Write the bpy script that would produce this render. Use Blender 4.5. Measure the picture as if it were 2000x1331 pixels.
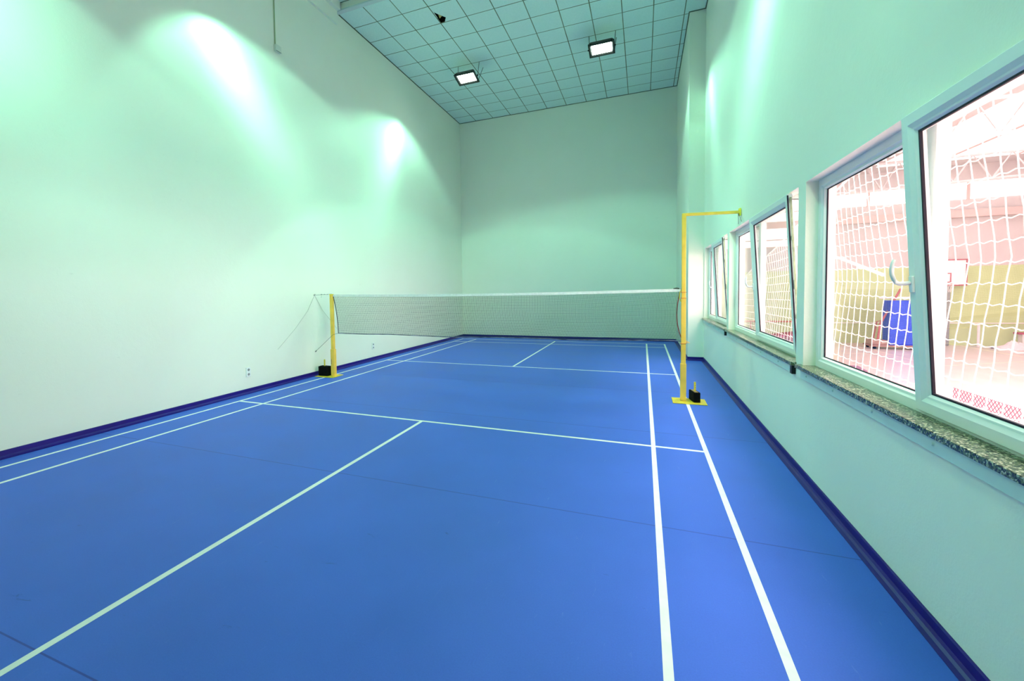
import bpy, bmesh, math, random
from mathutils import Vector, Matrix
random.seed(7)
for o in list(bpy.data.objects):
    bpy.data.objects.remove(o)
SC = bpy.context.scene
COL = SC.collection

# ---------------------------------------------------------------- camera
PX, PY, PZ = 2.47235, -6.62344, 1.55615
YAW, PITCH, ROLL, FPX = 0.390143, -0.0443270, -0.0169109, 851.295
cam = bpy.data.cameras.new('camera')
cam.sensor_width = 36.0
cam.sensor_fit = 'HORIZONTAL'
cam.lens = FPX / 2000 * 36
cam.shift_x = 94.164 / 2000
cam.shift_y = -57.440 / 2000
cam.clip_start = 0.05
cam.clip_end = 200
co = bpy.data.objects.new('camera', cam)
COL.objects.link(co)
cy, sy, cp, sp = math.cos(YAW), math.sin(YAW), math.cos(PITCH), math.sin(PITCH)
fw = Vector((-sy * cp, cy * cp, sp))
r0 = Vector((cy, sy, 0))
u0 = r0.cross(fw)
cr, sr = math.cos(ROLL), math.sin(ROLL)
rr = cr * r0 + sr * u0
uu = -sr * r0 + cr * u0
m = Matrix(((rr.x, uu.x, -fw.x, PX), (rr.y, uu.y, -fw.y, PY), (rr.z, uu.z, -fw.z, PZ), (0, 0, 0, 1)))
co.matrix_world = m
SC.camera = co

# ---------------------------------------------------------------- exposure, sky
SC.view_settings.view_transform = 'Standard'
SC.view_settings.look = 'None'
SC.view_settings.gamma = 1.0
SC.view_settings.use_curve_mapping = False
SC.view_settings.exposure = 0.18
SC.cycles.use_denoising = True
SC.cycles.max_bounces = 8
SC.cycles.diffuse_bounces = 5
SC.cycles.glossy_bounces = 3
SC.cycles.transparent_max_bounces = 16
SC.cycles.sample_clamp_indirect = 8
W = bpy.data.worlds.new('world')
SC.world = W
W.use_nodes = True
W.node_tree.nodes['Background'].inputs[0].default_value = (1.0, 0.93, 0.92, 1)
W.node_tree.nodes['Background'].inputs[1].default_value = 1.0

LAMP_COL = (0.37, 1.0, 0.68)
HALL_COL = (1.0, 0.80, 0.80)
LAMP_W = 495.0
# floodlight rows: (x, y, z, tilt of the beam towards +y in degrees, half angle, angle of the hot streak from the axis)
#         then streak strength, streak width, share of light straight down
LAMPS = [(-1.61, 3.77, 6.93, -6, 64, -20, 3.2, 8, .16), (1.62, 3.76, 6.93, -6, 64, -20, 1.6, 6, .14),
         (-1.61, -3.2, 6.95, 28, 46, 12, 5.0, 6, .42), (1.62, -3.2, 6.95, 31, 47, 14, 6.5, 6.5, .42),
         (-1.61, -6.6, 6.95, 12, 50, 24, 9.0, 10, .10), (1.62, -6.6, 6.95, 12, 50, 24, 5.0, 8, .10)]


def spot(name, loc, tilt, half, phi0, power, parent, gain=3.2, sig=4.5, down=0.45, rear=0.1, blend=0.1, toward=1.0):
    l = bpy.data.lights.new(name, 'SPOT')
    l.energy = power
    l.color = LAMP_COL
    l.spot_size = math.radians(2 * half)
    l.spot_blend = blend
    l.shadow_soft_size = 0.10
    l.use_nodes = True
    nt = l.node_tree
    em = [n for n in nt.nodes if n.type == 'EMISSION'][0]
    tc = nt.nodes.new('ShaderNodeTexCoord')
    sx = nt.nodes.new('ShaderNodeSeparateXYZ')
    nt.links.new(tc.outputs['Normal'], sx.inputs[0])

    def M(op, a, b=None):
        n = nt.nodes.new('ShaderNodeMath')
        n.operation = op
        for i, v in enumerate((a, b)):
            if v is None:
                continue
            if isinstance(v, (int, float)):
                n.inputs[i].default_value = v
            else:
                nt.links.new(v, n.inputs[i])
        return n.outputs[0]
    # forward angle of the ray inside the lamp: the trough reflector throws a brighter sheet of light at phi0
    az = M('ABSOLUTE', sx.outputs['Z'])
    phi = M('MULTIPLY', M('ARCTAN2', M('MULTIPLY', sx.outputs['Y'], NSIGN), az), 57.2958)
    d = M('DIVIDE', M('SUBTRACT', phi, phi0), sig)
    g = M('EXPONENT', M('MULTIPLY', M('MULTIPLY', d, d), -0.5))
    # one-sided weight added to keep the streak off the opposite wall
    near = M('MAXIMUM', M('MULTIPLY', sx.outputs['X'], toward), 0.0)
    cross = M('MAXIMUM', M('MULTIPLY', sx.outputs['X'], -toward), 0.0)
    side = M('ADD', near, M('MULTIPLY', cross, 0.15))
    k = M('MULTIPLY', M('POWER', side, 2.0), gain * 1.5)
    back = M('MULTIPLY', M('SUBTRACT', phi, 22.0 * (1 if phi0 < 0 else -1)), (-1 if phi0 < 0 else 1) / 9.0)
    soft = M('DIVIDE', 1.0, M('ADD', 1.0, M('EXPONENT', M('MULTIPLY', back, -1.0))))
    # batwing: less light straight down, more towards the sides
    wz = M('ADD', M('MULTIPLY', sx.outputs['Y'], math.sin(math.radians(tilt)) * NSIGN), M('MULTIPLY', sx.outputs['Z'], math.cos(math.radians(tilt))))
    s2 = M('SUBTRACT', 1.0, M('MULTIPLY', wz, wz))
    wing = M('ADD', M('MULTIPLY', M('POWER', s2, 1.6), 1.9), down)
    base = M('MULTIPLY', M('ADD', M('MULTIPLY', soft, 0.84 - rear), rear), wing)
    if phi0 > 0:
        far = M('EXPONENT', M('DIVIDE', M('SUBTRACT', phi, 15.0), 5.0))
        base = M('MULTIPLY', base, M('ADD', M('DIVIDE', 0.50, M('ADD', 1.0, far)), 0.50))
    nt.links.new(M('ADD', M('MULTIPLY', g, k), base), em.inputs['Strength'])
    o = bpy.data.objects.new(name, l)
    COL.objects.link(o)
    if parent:
        o.parent = parent
    o.location = loc
    o.rotation_euler = (math.radians(tilt), 0, 0)
    return o


NSIGN = 1.0

# ---------------------------------------------------------------- materials
MATS = {}


def nodes_of(name):
    mt = bpy.data.materials.new(name)
    mt.use_nodes = True
    nt = mt.node_tree
    return mt, nt, nt.nodes['Principled BSDF']


def mat(name, col, rough=0.5, spec=0.5, metal=0.0, noise=0.0, scale=8.0, bump=0.0, bscale=60.0, emit=None):
    if name in MATS:
        return MATS[name]
    mt, nt, b = nodes_of(name)
    b.inputs['Base Color'].default_value = (*col, 1)
    b.inputs['Roughness'].default_value = rough
    b.inputs['Specular IOR Level'].default_value = spec
    b.inputs['Metallic'].default_value = metal
    tc = nt.nodes.new('ShaderNodeTexCoord')
    if noise:
        n = nt.nodes.new('ShaderNodeTexNoise')
        n.inputs['Scale'].default_value = scale
        n.inputs['Detail'].default_value = 5
        nt.links.new(tc.outputs['Object'], n.inputs['Vector'])
        r = nt.nodes.new('ShaderNodeValToRGB')
        r.color_ramp.elements[0].position = 0.3
        r.color_ramp.elements[1].position = 0.7
        r.color_ramp.elements[0].color = (*[c * (1 - noise) for c in col], 1)
        r.color_ramp.elements[1].color = (*[min(1, c * (1 + noise * .5)) for c in col], 1)
        nt.links.new(n.outputs[0], r.inputs[0])
        nt.links.new(r.outputs[0], b.inputs['Base Color'])
    if bump:
        n = nt.nodes.new('ShaderNodeTexNoise')
        n.inputs['Scale'].default_value = bscale
        n.inputs['Detail'].default_value = 4
        nt.links.new(tc.outputs['Object'], n.inputs['Vector'])
        bp = nt.nodes.new('ShaderNodeBump')
        bp.inputs['Strength'].default_value = bump
        bp.inputs['Distance'].default_value = 0.01
        nt.links.new(n.outputs[0], bp.inputs['Height'])
        nt.links.new(bp.outputs[0], b.inputs['Normal'])
    if emit:
        b.inputs['Emission Color'].default_value = (*emit[:3], 1)
        b.inputs['Emission Strength'].default_value = emit[3]
    MATS[name] = mt
    return mt


def math_node(nt, op, a, b=None, c=None):
    n = nt.nodes.new('ShaderNodeMath')
    n.operation = op
    for i, v in enumerate((a, b, c)):
        if v is None:
            continue
        if isinstance(v, (int, float)):
            n.inputs[i].default_value = v
        else:
            nt.links.new(v, n.inputs[i])
    return n.outputs[0]


def mix(nt, fac, a, b):
    n = nt.nodes.new('ShaderNodeMix')
    n.data_type = 'RGBA'
    for i, v in ((0, fac), (6, a), (7, b)):
        if isinstance(v, tuple):
            n.inputs[i].default_value = (*v, 1)
        elif isinstance(v, (int, float)):
            n.inputs[i].default_value = v
        else:
            nt.links.new(v, n.inputs[i])
    return n.outputs[2]


def noise(nt, vec, scale, detail=4, rough=0.55, dist=0.0):
    n = nt.nodes.new('ShaderNodeTexNoise')
    n.inputs['Scale'].default_value = scale
    n.inputs['Detail'].default_value = detail
    n.inputs['Roughness'].default_value = rough
    n.inputs['Distortion'].default_value = dist
    nt.links.new(vec, n.inputs['Vector'])
    return n.outputs[0]


def ramp(nt, fac, p0, p1):
    return math_node(nt, 'MINIMUM', math_node(nt, 'MAXIMUM', math_node(nt, 'DIVIDE', math_node(nt, 'SUBTRACT', fac, p0), p1 - p0), 0.0), 1.0)


def scaled(nt, vec, s):
    n = nt.nodes.new('ShaderNodeMapping')
    n.inputs['Scale'].default_value = s
    nt.links.new(vec, n.inputs['Vector'])
    return n.outputs[0]


def plaster(name, col, dirt):
    mt, nt, b = nodes_of(name)
    tc = nt.nodes.new('ShaderNodeTexCoord').outputs['Object']
    big = ramp(nt, noise(nt, tc, 0.7, 3), 0.35, 0.7)
    base = mix(nt, math_node(nt, 'MULTIPLY', big, 0.35), col, dirt)
    # faint scuffs from rackets and shuttles
    sc = noise(nt, scaled(nt, tc, (1, 1.5, 5)), 3.5, 8, 0.7, 0.6)
    scf = ramp(nt, sc, 0.66, 0.74)
    base = mix(nt, math_node(nt, 'MULTIPLY', scf, 0.22), base, tuple(c * 0.55 for c in dirt))
    nt.links.new(base, b.inputs['Base Color'])
    b.inputs['Roughness'].default_value = 0.75
    b.inputs['Specular IOR Level'].default_value = 0.2
    bp = nt.nodes.new('ShaderNodeBump')
    bp.inputs['Strength'].default_value = 0.25
    bp.inputs['Distance'].default_value = 0.01
    h = math_node(nt, 'ADD', noise(nt, tc, 9, 4), math_node(nt, 'MULTIPLY', noise(nt, tc, 90, 2), 0.3))
    nt.links.new(h, bp.inputs['Height'])
    nt.links.new(bp.outputs[0], b.inputs['Normal'])
    return mt


M_WALL = plaster('painted_plaster', (0.86, 0.88, 0.77), (0.80, 0.83, 0.67))


def floor_mat():
    mt, nt, b = nodes_of('blue_sports_floor')
    tc = nt.nodes.new('ShaderNodeTexCoord').outputs['Object']
    sx = nt.nodes.new('ShaderNodeSeparateXYZ')
    nt.links.new(tc, sx.inputs[0])
    big = ramp(nt, noise(nt, tc, 0.9, 3), 0.3, 0.7)
    base = mix(nt, big, (0.062, 0.150, 0.66), (0.076, 0.175, 0.76))
    fine = ramp(nt, noise(nt, tc, 140, 3), 0.35, 0.75)
    base = mix(nt, math_node(nt, 'MULTIPLY', fine, 0.12), base, (0.02, 0.05, 0.30))
    # light scratches and dark scuffs
    s1 = ramp(nt, noise(nt, scaled(nt, tc, (9, 1.3, 1)), 3.0, 9, 0.75, 1.2), 0.635, 0.70)
    base = mix(nt, math_node(nt, 'MULTIPLY', s1, 0.32), base, (0.25, 0.4, 0.8))
    s2 = ramp(nt, noise(nt, scaled(nt, tc, (2, 8, 1)), 2.3, 9, 0.75, 0.8), 0.65, 0.71)
    base = mix(nt, math_node(nt, 'MULTIPLY', s2, 0.40), base, (0.02, 0.04, 0.18))
    # joints between the rolled-out mats, every 2.03 m
    yy = math_node(nt, 'ADD', sx.outputs['Y'], 5.63 + 20.3)
    yy = math_node(nt, 'ADD', yy, math_node(nt, 'MULTIPLY', sx.outputs['X'], -0.012))
    md = math_node(nt, 'MODULO', yy, 2.03)
    dd = math_node(nt, 'MINIMUM', md, math_node(nt, 'SUBTRACT', 2.03, md))
    seam = math_node(nt, 'LESS_THAN', dd, 0.004)
    base = mix(nt, math_node(nt, 'MULTIPLY', seam, 0.55), base, (0.03, 0.02, 0.2))
    nt.links.new(base, b.inputs['Base Color'])
    nt.links.new(math_node(nt, 'ADD', math_node(nt, 'MULTIPLY', big, 0.08), 0.45), b.inputs['Roughness'])
    b.inputs['Specular IOR Level'].default_value = 0.16
    bp = nt.nodes.new('ShaderNodeBump')
    bp.inputs['Strength'].default_value = 0.12
    bp.inputs['Distance'].default_value = 0.004
    nt.links.new(noise(nt, tc, 220, 2), bp.inputs['Height'])
    nt.links.new(bp.outputs[0], b.inputs['Normal'])
    return mt


def ceiling_mat():
    mt, nt, b = nodes_of('ceiling_tiles')
    tc = nt.nodes.new('ShaderNodeTexCoord').outputs['Object']
    sx = nt.nodes.new('ShaderNodeSeparateXYZ')
    nt.links.new(tc, sx.inputs[0])

    def grid(o, off):
        v = math_node(nt, 'MODULO', math_node(nt, 'ADD', o, off), 0.6)
        return math_node(nt, 'MINIMUM', v, math_node(nt, 'SUBTRACT', 0.6, v))
    gx = grid(sx.outputs['X'], 2.73 + 6)
    gy = grid(sx.outputs['Y'], -1.49 + 12)
    line = math_node(nt, 'LESS_THAN', math_node(nt, 'MINIMUM', gx, gy), 0.0095)
    mineral = ramp(nt, noise(nt, tc, 38, 6, 0.7), 0.35, 0.7)
    base = mix(nt, mineral, (0.68, 0.86, 0.82), (0.76, 0.92, 0.88))
    # every tile a shade of its own
    wn = nt.nodes.new('ShaderNodeTexWhiteNoise')
    wn.noise_dimensions = '2D'
    cx = math_node(nt, 'FLOOR', math_node(nt, 'DIVIDE', math_node(nt, 'ADD', sx.outputs['X'], 8.73), 0.6))
    cyy = math_node(nt, 'FLOOR', math_node(nt, 'DIVIDE', math_node(nt, 'ADD', sx.outputs['Y'], 10.51), 0.6))
    cb = nt.nodes.new('ShaderNodeCombineXYZ')
    nt.links.new(cx, cb.inputs[0])
    nt.links.new(cyy, cb.inputs[1])
    nt.links.new(cb.outputs[0], wn.inputs['Vector'])
    base = mix(nt, math_node(nt, 'MULTIPLY', wn.outputs['Value'], 0.12), base, (0.62, 0.82, 0.76))
    tee = mix(nt, ramp(nt, noise(nt, tc, 1.2, 2), 0.4, 0.6), (0.16, 0.19, 0.12), (0.24, 0.30, 0.22))
    base = mix(nt, line, base, tee)
    nt.links.new(base, b.inputs['Base Color'])
    b.inputs['Roughness'].default_value = 0.85
    b.inputs['Specular IOR Level'].default_value = 0.15
    bp = nt.nodes.new('ShaderNodeBump')
    bp.inputs['Strength'].default_value = 0.3
    bp.inputs['Distance'].default_value = 0.01
    nt.links.new(math_node(nt, 'SUBTRACT', mineral, math_node(nt, 'MULTIPLY', line, -1.5)), bp.inputs['Height'])
    nt.links.new(bp.outputs[0], b.inputs['Normal'])
    return mt


def granite_mat():
    mt, nt, b = nodes_of('speckled_granite')
    tc = nt.nodes.new('ShaderNodeTexCoord').outputs['Object']
    v = nt.nodes.new('ShaderNodeTexVoronoi')
    v.inputs['Scale'].default_value = 150
    nt.links.new(tc, v.inputs['Vector'])
    s = nt.nodes.new('ShaderNodeSeparateColor')
    nt.links.new(v.outputs['Color'], s.inputs[0])
    base = mix(nt, ramp(nt, s.outputs[0], 0.30, 0.55), (0.010, 0.014, 0.008), (0.13, 0.16, 0.09))
    base = mix(nt, math_node(nt, 'GREATER_THAN', s.outputs[1], 0.80), base, (0.42, 0.42, 0.30))
    nt.links.new(base, b.inputs['Base Color'])
    b.inputs['Roughness'].default_value = 0.22
    return mt


def glass_mat():
    mt = bpy.data.materials.new('window_glass')
    mt.use_nodes = True
    nt = mt.node_tree
    nt.nodes.clear()
    out = nt.nodes.new('ShaderNodeOutputMaterial')
    tr = nt.nodes.new('ShaderNodeBsdfTransparent')
    tr.inputs[0].default_value = (0.97, 0.965, 0.965, 1)
    gl = nt.nodes.new('ShaderNodeBsdfGlossy')
    gl.inputs['Roughness'].default_value = 0.0
    lw = nt.nodes.new('ShaderNodeLayerWeight')
    lw.inputs[0].default_value = 0.5
    f5 = math_node(nt, 'ADD', math_node(nt, 'MULTIPLY', math_node(nt, 'POWER', lw.outputs['Facing'], 5.0), 0.96), 0.04)
    mx = nt.nodes.new('ShaderNodeMixShader')
    nt.links.new(f5, mx.inputs[0])
    nt.links.new(tr.outputs[0], mx.inputs[1])
    nt.links.new(gl.outputs[0], mx.inputs[2])
    nt.links.new(mx.outputs[0], out.inputs[0])
    return mt


def glow_mat(name, col, strength):
    return mat(name, (0.6, 0.6, 0.6), 0.6, emit=(*col, strength))


M_FLOOR = floor_mat()
M_CEIL = ceiling_mat()
M_GRAN = granite_mat()
M_GLASS = glass_mat()
M_LINE = mat('white_court_paint', (0.95, 0.95, 0.92), 0.5, 0.3, noise=0.06, scale=12)
M_SKIRT = mat('dark_blue_skirting', (0.014, 0.001, 0.20), 0.42, 0.4, noise=0.15, scale=5)
M_PVC = mat('white_window_plastic', (0.84, 0.86, 0.84), 0.3, 0.5, noise=0.03, scale=3)
M_GASK = mat('black_rubber_gasket', (0.012, 0.008, 0.02), 0.6, 0.3, noise=0.1)
M_STRIP = mat('painted_sill_strip', (0.62, 0.74, 0.68), 0.45, 0.4, noise=0.05)
M_YEL = mat('yellow_post_paint', (0.97, 0.59, 0.085), 0.38, 0.4, noise=0.10, scale=10)
M_YEL2 = mat('yellow_plate_paint', (0.88, 0.66, 0.05), 0.45, 0.4, noise=0.2, scale=14)
M_BLACK = mat('black_cast_iron', (0.003, 0.003, 0.003), 0.8, 0.1, noise=0.3, scale=20)
M_ENDCAP = mat('black_plastic', (0.008, 0.008, 0.008), 0.4, 0.3, noise=0.1)
M_METAL = mat('dull_steel', (0.35, 0.36, 0.33), 0.4, 0.5, 0.7, noise=0.2)
M_BRASS = mat('worn_brass', (0.50, 0.30, 0.14), 0.4, 0.5, 0.6, noise=0.3, scale=40)
M_NET = mat('dark_green_net_cord', (0.02, 0.05, 0.035), 0.8, 0.1, noise=0.1)
M_TAPE = mat('white_net_tape', (0.86, 0.84, 0.80), 0.7, 0.2, noise=0.10, scale=25)
M_HEM = mat('grey_blue_hem_cord', (0.16, 0.17, 0.24), 0.7, 0.2, noise=0.8, scale=9)
M_ROPE = mat('white_rope', (0.9, 0.88, 0.86), 0.7, 0.2, noise=0.05)
M_SOCK = mat('white_socket_plastic', (0.86, 0.88, 0.84), 0.35, 0.5, noise=0.02)
M_RED = mat('red_paint', (0.62, 0.05, 0.05), 0.5, 0.4, noise=0.1)
M_CORD = mat('thin_grey_cord', (0.10, 0.14, 0.10), 0.7, 0.2, noise=0.1)
M_RING = mat('orange_binding_cord', (0.75, 0.22, 0.05), 0.7, 0.2, noise=0.1)
M_LGLASS = glow_mat('lit_lamp_glass', (0.78, 1.0, 0.93), 22.0)
M_DARK = mat('dark_void', (0.012, 0.014, 0.010), 0.9, 0.1, noise=0.3)
M_WOOL = mat('yellow_insulation', (0.55, 0.48, 0.20), 0.9, 0.1, noise=0.4, scale=30)
M_TRIM = mat('white_ceiling_trim', (0.66, 0.74, 0.74), 0.5, 0.3, noise=0.04)

# ---------------------------------------------------------------- mesh helpers


def box(bm, a, b, mtx=None):
    (x0, y0, z0), (x1, y1, z1) = a, b
    x0, x1 = min(x0, x1), max(x0, x1)
    y0, y1 = min(y0, y1), max(y0, y1)
    z0, z1 = min(z0, z1), max(z0, z1)
    v = [bm.verts.new(p) for p in ((x0, y0, z0), (x1, y0, z0), (x1, y1, z0), (x0, y1, z0),
                                   (x0, y0, z1), (x1, y0, z1), (x1, y1, z1), (x0, y1, z1))]
    for f in ((3, 2, 1, 0), (4, 5, 6, 7), (0, 1, 5, 4), (1, 2, 6, 5), (2, 3, 7, 6), (3, 0, 4, 7)):
        bm.faces.new([v[i] for i in f])
    if mtx:
        for q in v:
            q.co = mtx @ q.co
    return v


def tube(bm, pts, r, n=8, cap=True):
    pts = [Vector(p) for p in pts]
    rings = []
    for i, p in enumerate(pts):
        t = (pts[min(i + 1, len(pts) - 1)] - pts[max(i - 1, 0)]).normalized()
        up = Vector((0, 0, 1)) if abs(t.z) < 0.9 else Vector((0, 1, 0))
        a = t.cross(up).normalized()
        b = t.cross(a)
        rad = r[i] if isinstance(r, (list, tuple)) else r
        rings.append([bm.verts.new(p + rad * (math.cos(k * 2 * math.pi / n) * a + math.sin(k * 2 * math.pi / n) * b)) for k in range(n)])
    for i in range(len(rings) - 1):
        for k in range(n):
            bm.faces.new((rings[i][k], rings[i][(k + 1) % n], rings[i + 1][(k + 1) % n], rings[i + 1][k]))
    if cap:
        bm.faces.new(list(reversed(rings[0])))
        bm.faces.new(rings[-1])


def prism(bm, poly, axis, a, b):
    """extrude a polygon given in the two other axes between a and b along axis"""
    def P(q, t):
        q = list(q)
        q.insert(axis, t)
        return q
    A = [bm.verts.new(P(q, a)) for q in poly]
    B = [bm.verts.new(P(q, b)) for q in poly]
    n = len(poly)
    for i in range(n):
        bm.faces.new((A[i], A[(i + 1) % n], B[(i + 1) % n], B[i]))
    bm.faces.new(list(reversed(A)))
    bm.faces.new(B)


def frame_sweep(bm, y0, y1, z0, z1, prof, mtx=None):
    """mitred rectangular frame in the YZ plane; prof = closed list of (inset, x)"""
    if y0 > y1:
        y0, y1 = y1, y0
    loops = []
    vs = []
    for ins, x in prof:
        l = [bm.verts.new(p) for p in ((x, y0 + ins, z0 + ins), (x, y1 - ins, z0 + ins), (x, y1 - ins, z1 - ins), (x, y0 + ins, z1 - ins))]
        vs += l
        loops.append(l)
    n = len(loops)
    for i in range(n):
        A, B = loops[i], loops[(i + 1) % n]
        for k in range(4):
            bm.faces.new((A[k], A[(k + 1) % 4], B[(k + 1) % 4], B[k]))
    if mtx:
        for v in vs:
            v.co = mtx @ v.co


def obj(name, bm, material, parent=None, smooth=False, bevel=0.0):
    bmesh.ops.recalc_face_normals(bm, faces=bm.faces)
    me = bpy.data.meshes.new(name)
    bm.to_mesh(me)
    bm.free()
    me.materials.append(material)
    if smooth:
        for p in me.polygons:
            p.use_smooth = True
    o = bpy.data.objects.new(name, me)
    COL.objects.link(o)
    if parent:
        o.parent = parent
        o.matrix_parent_inverse = Matrix.Translation(-parent_world(parent))
    if bevel:
        md = o.modifiers.new('bevel', 'BEVEL')
        md.width = bevel
        md.segments = 2
        md.limit_method = 'ANGLE'
    return o


def parent_world(p):
    return p.location.copy() if p.type == 'EMPTY' else Vector((0, 0, 0))


def B():
    return bmesh.new()


def quick(name, material, parent, a, b, bevel=0.0, mtx=None):
    bm = B()
    box(bm, a, b, mtx)
    return obj(name, bm, material, parent, bevel=bevel)


def tag(o, label, cat, group=None):
    o['label'] = label
    o['category'] = cat
    if group:
        o['group'] = group
    return o


def thing(name, loc, label, cat, group=None):
    o = bpy.data.objects.new(name, None)
    o.empty_display_size = 0.1
    COL.objects.link(o)
    o.location = loc
    return tag(o, label, cat, group)


def struct(o, label=None):
    o['kind'] = 'structure'
    if label:
        o['label'] = label
    return o


XL, XR, XR2, YB, YS, YF = -3.33, 3.67, 3.37, 7.40, 3.84, -9.0
ZC, ZC2 = 7.30, 7.46
YK = 0.93          # where the ceiling steps up
Z0, Z1 = 0.917, 2.381
WIN = [(-2.35, -5.45, -3.77, -5.22), (0.97, -2.17, -0.44, -1.92), (3.815, 1.12, 2.68, 1.50)]
XO = 3.86          # hall side of the wall

# ---------------------------------------------------------------- floor, walls, ceiling
bm = B(); box(bm, (XL - .2, YF - .2, -0.25), (XO, YS + .1, 0)); box(bm, (XL - .2, YS + .1, -0.25), (XR2 + .1, YB + .2, 0))
floor = struct(obj('floor', bm, M_FLOOR), 'blue sports floor with white court lines')
bm = B(); box(bm, (XL - .25, YF - .2, 0), (XL, YB + .2, 7.75))
struct(obj('wall_left', bm, M_WALL), 'long plaster wall on the left')
bm = B(); box(bm, (XL, YB, 0), (XO, YB + .2, 7.75))
struct(obj('wall_back', bm, M_WALL), 'plaster end wall behind the court')
bm = B(); box(bm, (XL, YF - .2, 0), (XO, YF, 7.75))
struct(obj('wall_front', bm, M_WALL))
bm = B()
cuts = sorted([(w[1], w[0]) for w in WIN])
box(bm, (XR, YF, 0), (XO, YS, Z0 - .002))
box(bm, (XR, YF, Z1), (XO, YS, 7.75))
y = YF
for a, b in cuts + [(YS, YS)]:
    if a - y > 0.001:
        box(bm, (XR, y, Z0 - .002), (XO, a, Z1))
    y = b
box(bm, (XR2, YS, 0), (XO, YB, 7.75))
struct(obj('wall_right', bm, M_WALL), 'plaster wall with the windows and the thicker far stretch')

# ceiling slab with the torn corner hole
bm = B()
HOLE = [(-1.511, 1.685), (-1.441, 1.807), (-1.345, 1.951), (-1.429, 2.084), (-1.528, 2.088)]
outer = [(XL, YK), (XR, YK), (XR, YS), (XR2, YS), (XR2, YB), (XL, YB)]


def loop(pts, z):
    vs = [bm.verts.new((p[0], p[1], z)) for p in pts]
    return vs, [bm.edges.new((vs[i], vs[(i + 1) % len(vs)])) for i in range(len(vs))]


v1, e1 = loop(outer, ZC)
v2, e2 = loop(HOLE, ZC)
r = bmesh.ops.triangle_fill(bm, use_beauty=True, edges=e1 + e2)
fs = [g for g in r['geom'] if isinstance(g, bmesh.types.BMFace)]
ex = bmesh.ops.extrude_face_region(bm, geom=fs)
for v in [g for g in ex['geom'] if isinstance(g, bmesh.types.BMVert)]:
    v.co.z += 0.015
ceil_o = struct(obj('ceiling', bm, M_CEIL), 'suspended ceiling of square mineral tiles')
bm = B()
box(bm, (XL, YF, ZC2), (XR, YK + .02, ZC2 + .02))
obj('upper_tiles', bm, M_CEIL, ceil_o)
bm = B(); box(bm, (XL, YK + .03, 7.70), (XR, YB, 7.74)); obj('roof_void', bm, M_DARK, ceil_o)
# the tile corner that hangs in the hole, with the wool above it
bm = B()
vs = [bm.verts.new(p) for p in ((-1.47, 1.80, 7.345), (-1.40, 1.93, 7.36), (-1.50, 1.98, 7.33), (-1.47, 1.80, 7.375), (-1.40, 1.93, 7.39), (-1.50, 1.98, 7.36))]
for f in ((0, 1, 2), (5, 4, 3), (0, 1, 4, 3), (1, 2, 5, 4), (2, 0, 3, 5)):
    bm.faces.new([vs[i] for i in f])
obj('torn_tile_edge', bm, M_WOOL, ceil_o)
# step in the ceiling: face and white edge trim
bm = B(); box(bm, (XL, YK - .02, ZC), (XR, YK + .02, ZC2)); struct(obj('trim_1', bm, M_WALL))
bm = B(); box(bm, (XL, YK - .06, ZC - .012), (XR, YK + .035, ZC + .018)); struct(obj('trim_2', bm, M_TRIM))
# ledge along the left wall under the upper ceiling
bm = B(); box(bm, (XL, YF, 7.04), (XL + .05, YK - .06, 7.30)); box(bm, (XL, YF, 7.30), (XL + .13, YK - .06, ZC2))
struct(obj('trim_3', bm, M_WALL))
# thin dark shadow gap angle around the tiles
bm = B()
for a, b in (((XL, YK + .035, ZC - .012), (XL + .018, YB, ZC + .004)), ((XL, YB - .018, ZC - .012), (XR2, YB, ZC + .004)),
             ((XR2 - .018, YS, ZC - .012), (XR2, YB, ZC + .004)), ((XR2 - .018, YS - .018, ZC - .012), (XR, YS, ZC + .004)),
             ((XR - .018, YK + .035, ZC - .012), (XR, YS, ZC + .004))):
    box(bm, a, b)
struct(obj('trim_4', bm, mat('dull_edge_angle', (0.13, 0.16, 0.10), 0.6, 0.3, noise=0.3)))

# skirting with a coved foot


def skirting(name, p, q, side):
    """along p->q, side = unit normal into the room"""
    bm = B()
    prof = [(0, 0.001), (0.050, 0.001), (0.050, 0.004), (0.030, 0.008), (0.018, 0.016), (0.010, 0.030), (0.010, 0.072), (0.006, 0.078), (0, 0.078)]
    p, q = Vector(p), Vector(q)
    s = Vector(side)
    A = [bm.verts.new(p + s * d + Vector((0, 0, z))) for d, z in prof]
    C = [bm.verts.new(q + s * d + Vector((0, 0, z))) for d, z in prof]
    n = len(prof)
    for i in range(n):
        bm.faces.new((A[i], A[(i + 1) % n], C[(i + 1) % n], C[i]))
    bm.faces.new(A)
    bm.faces.new(list(reversed(C)))
    return struct(obj(name, bm, M_SKIRT))


skirting('baseboard_left', (XL, YF, 0), (XL, YB, 0), (1, 0, 0))
skirting('baseboard_back', (XL + .012, YB, 0), (XR2 - .012, YB, 0), (0, -1, 0))
skirting('baseboard_right', (XR, YF, 0), (XR, YS - .012, 0), (-1, 0, 0))
skirting('baseboard_far_right', (XR2, YS, 0), (XR2, YB, 0), (-1, 0, 0))
skirting('baseboard_corner', (XR2 - .01, YS, 0), (XR, YS, 0), (0, -1, 0))

# court lines painted on the floor
bm = B()
LW = 0.04


def ln(x0, y0, x1, y1, h):
    box(bm, (x0, y0, 0.0002), (x1, y1, h))


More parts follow.
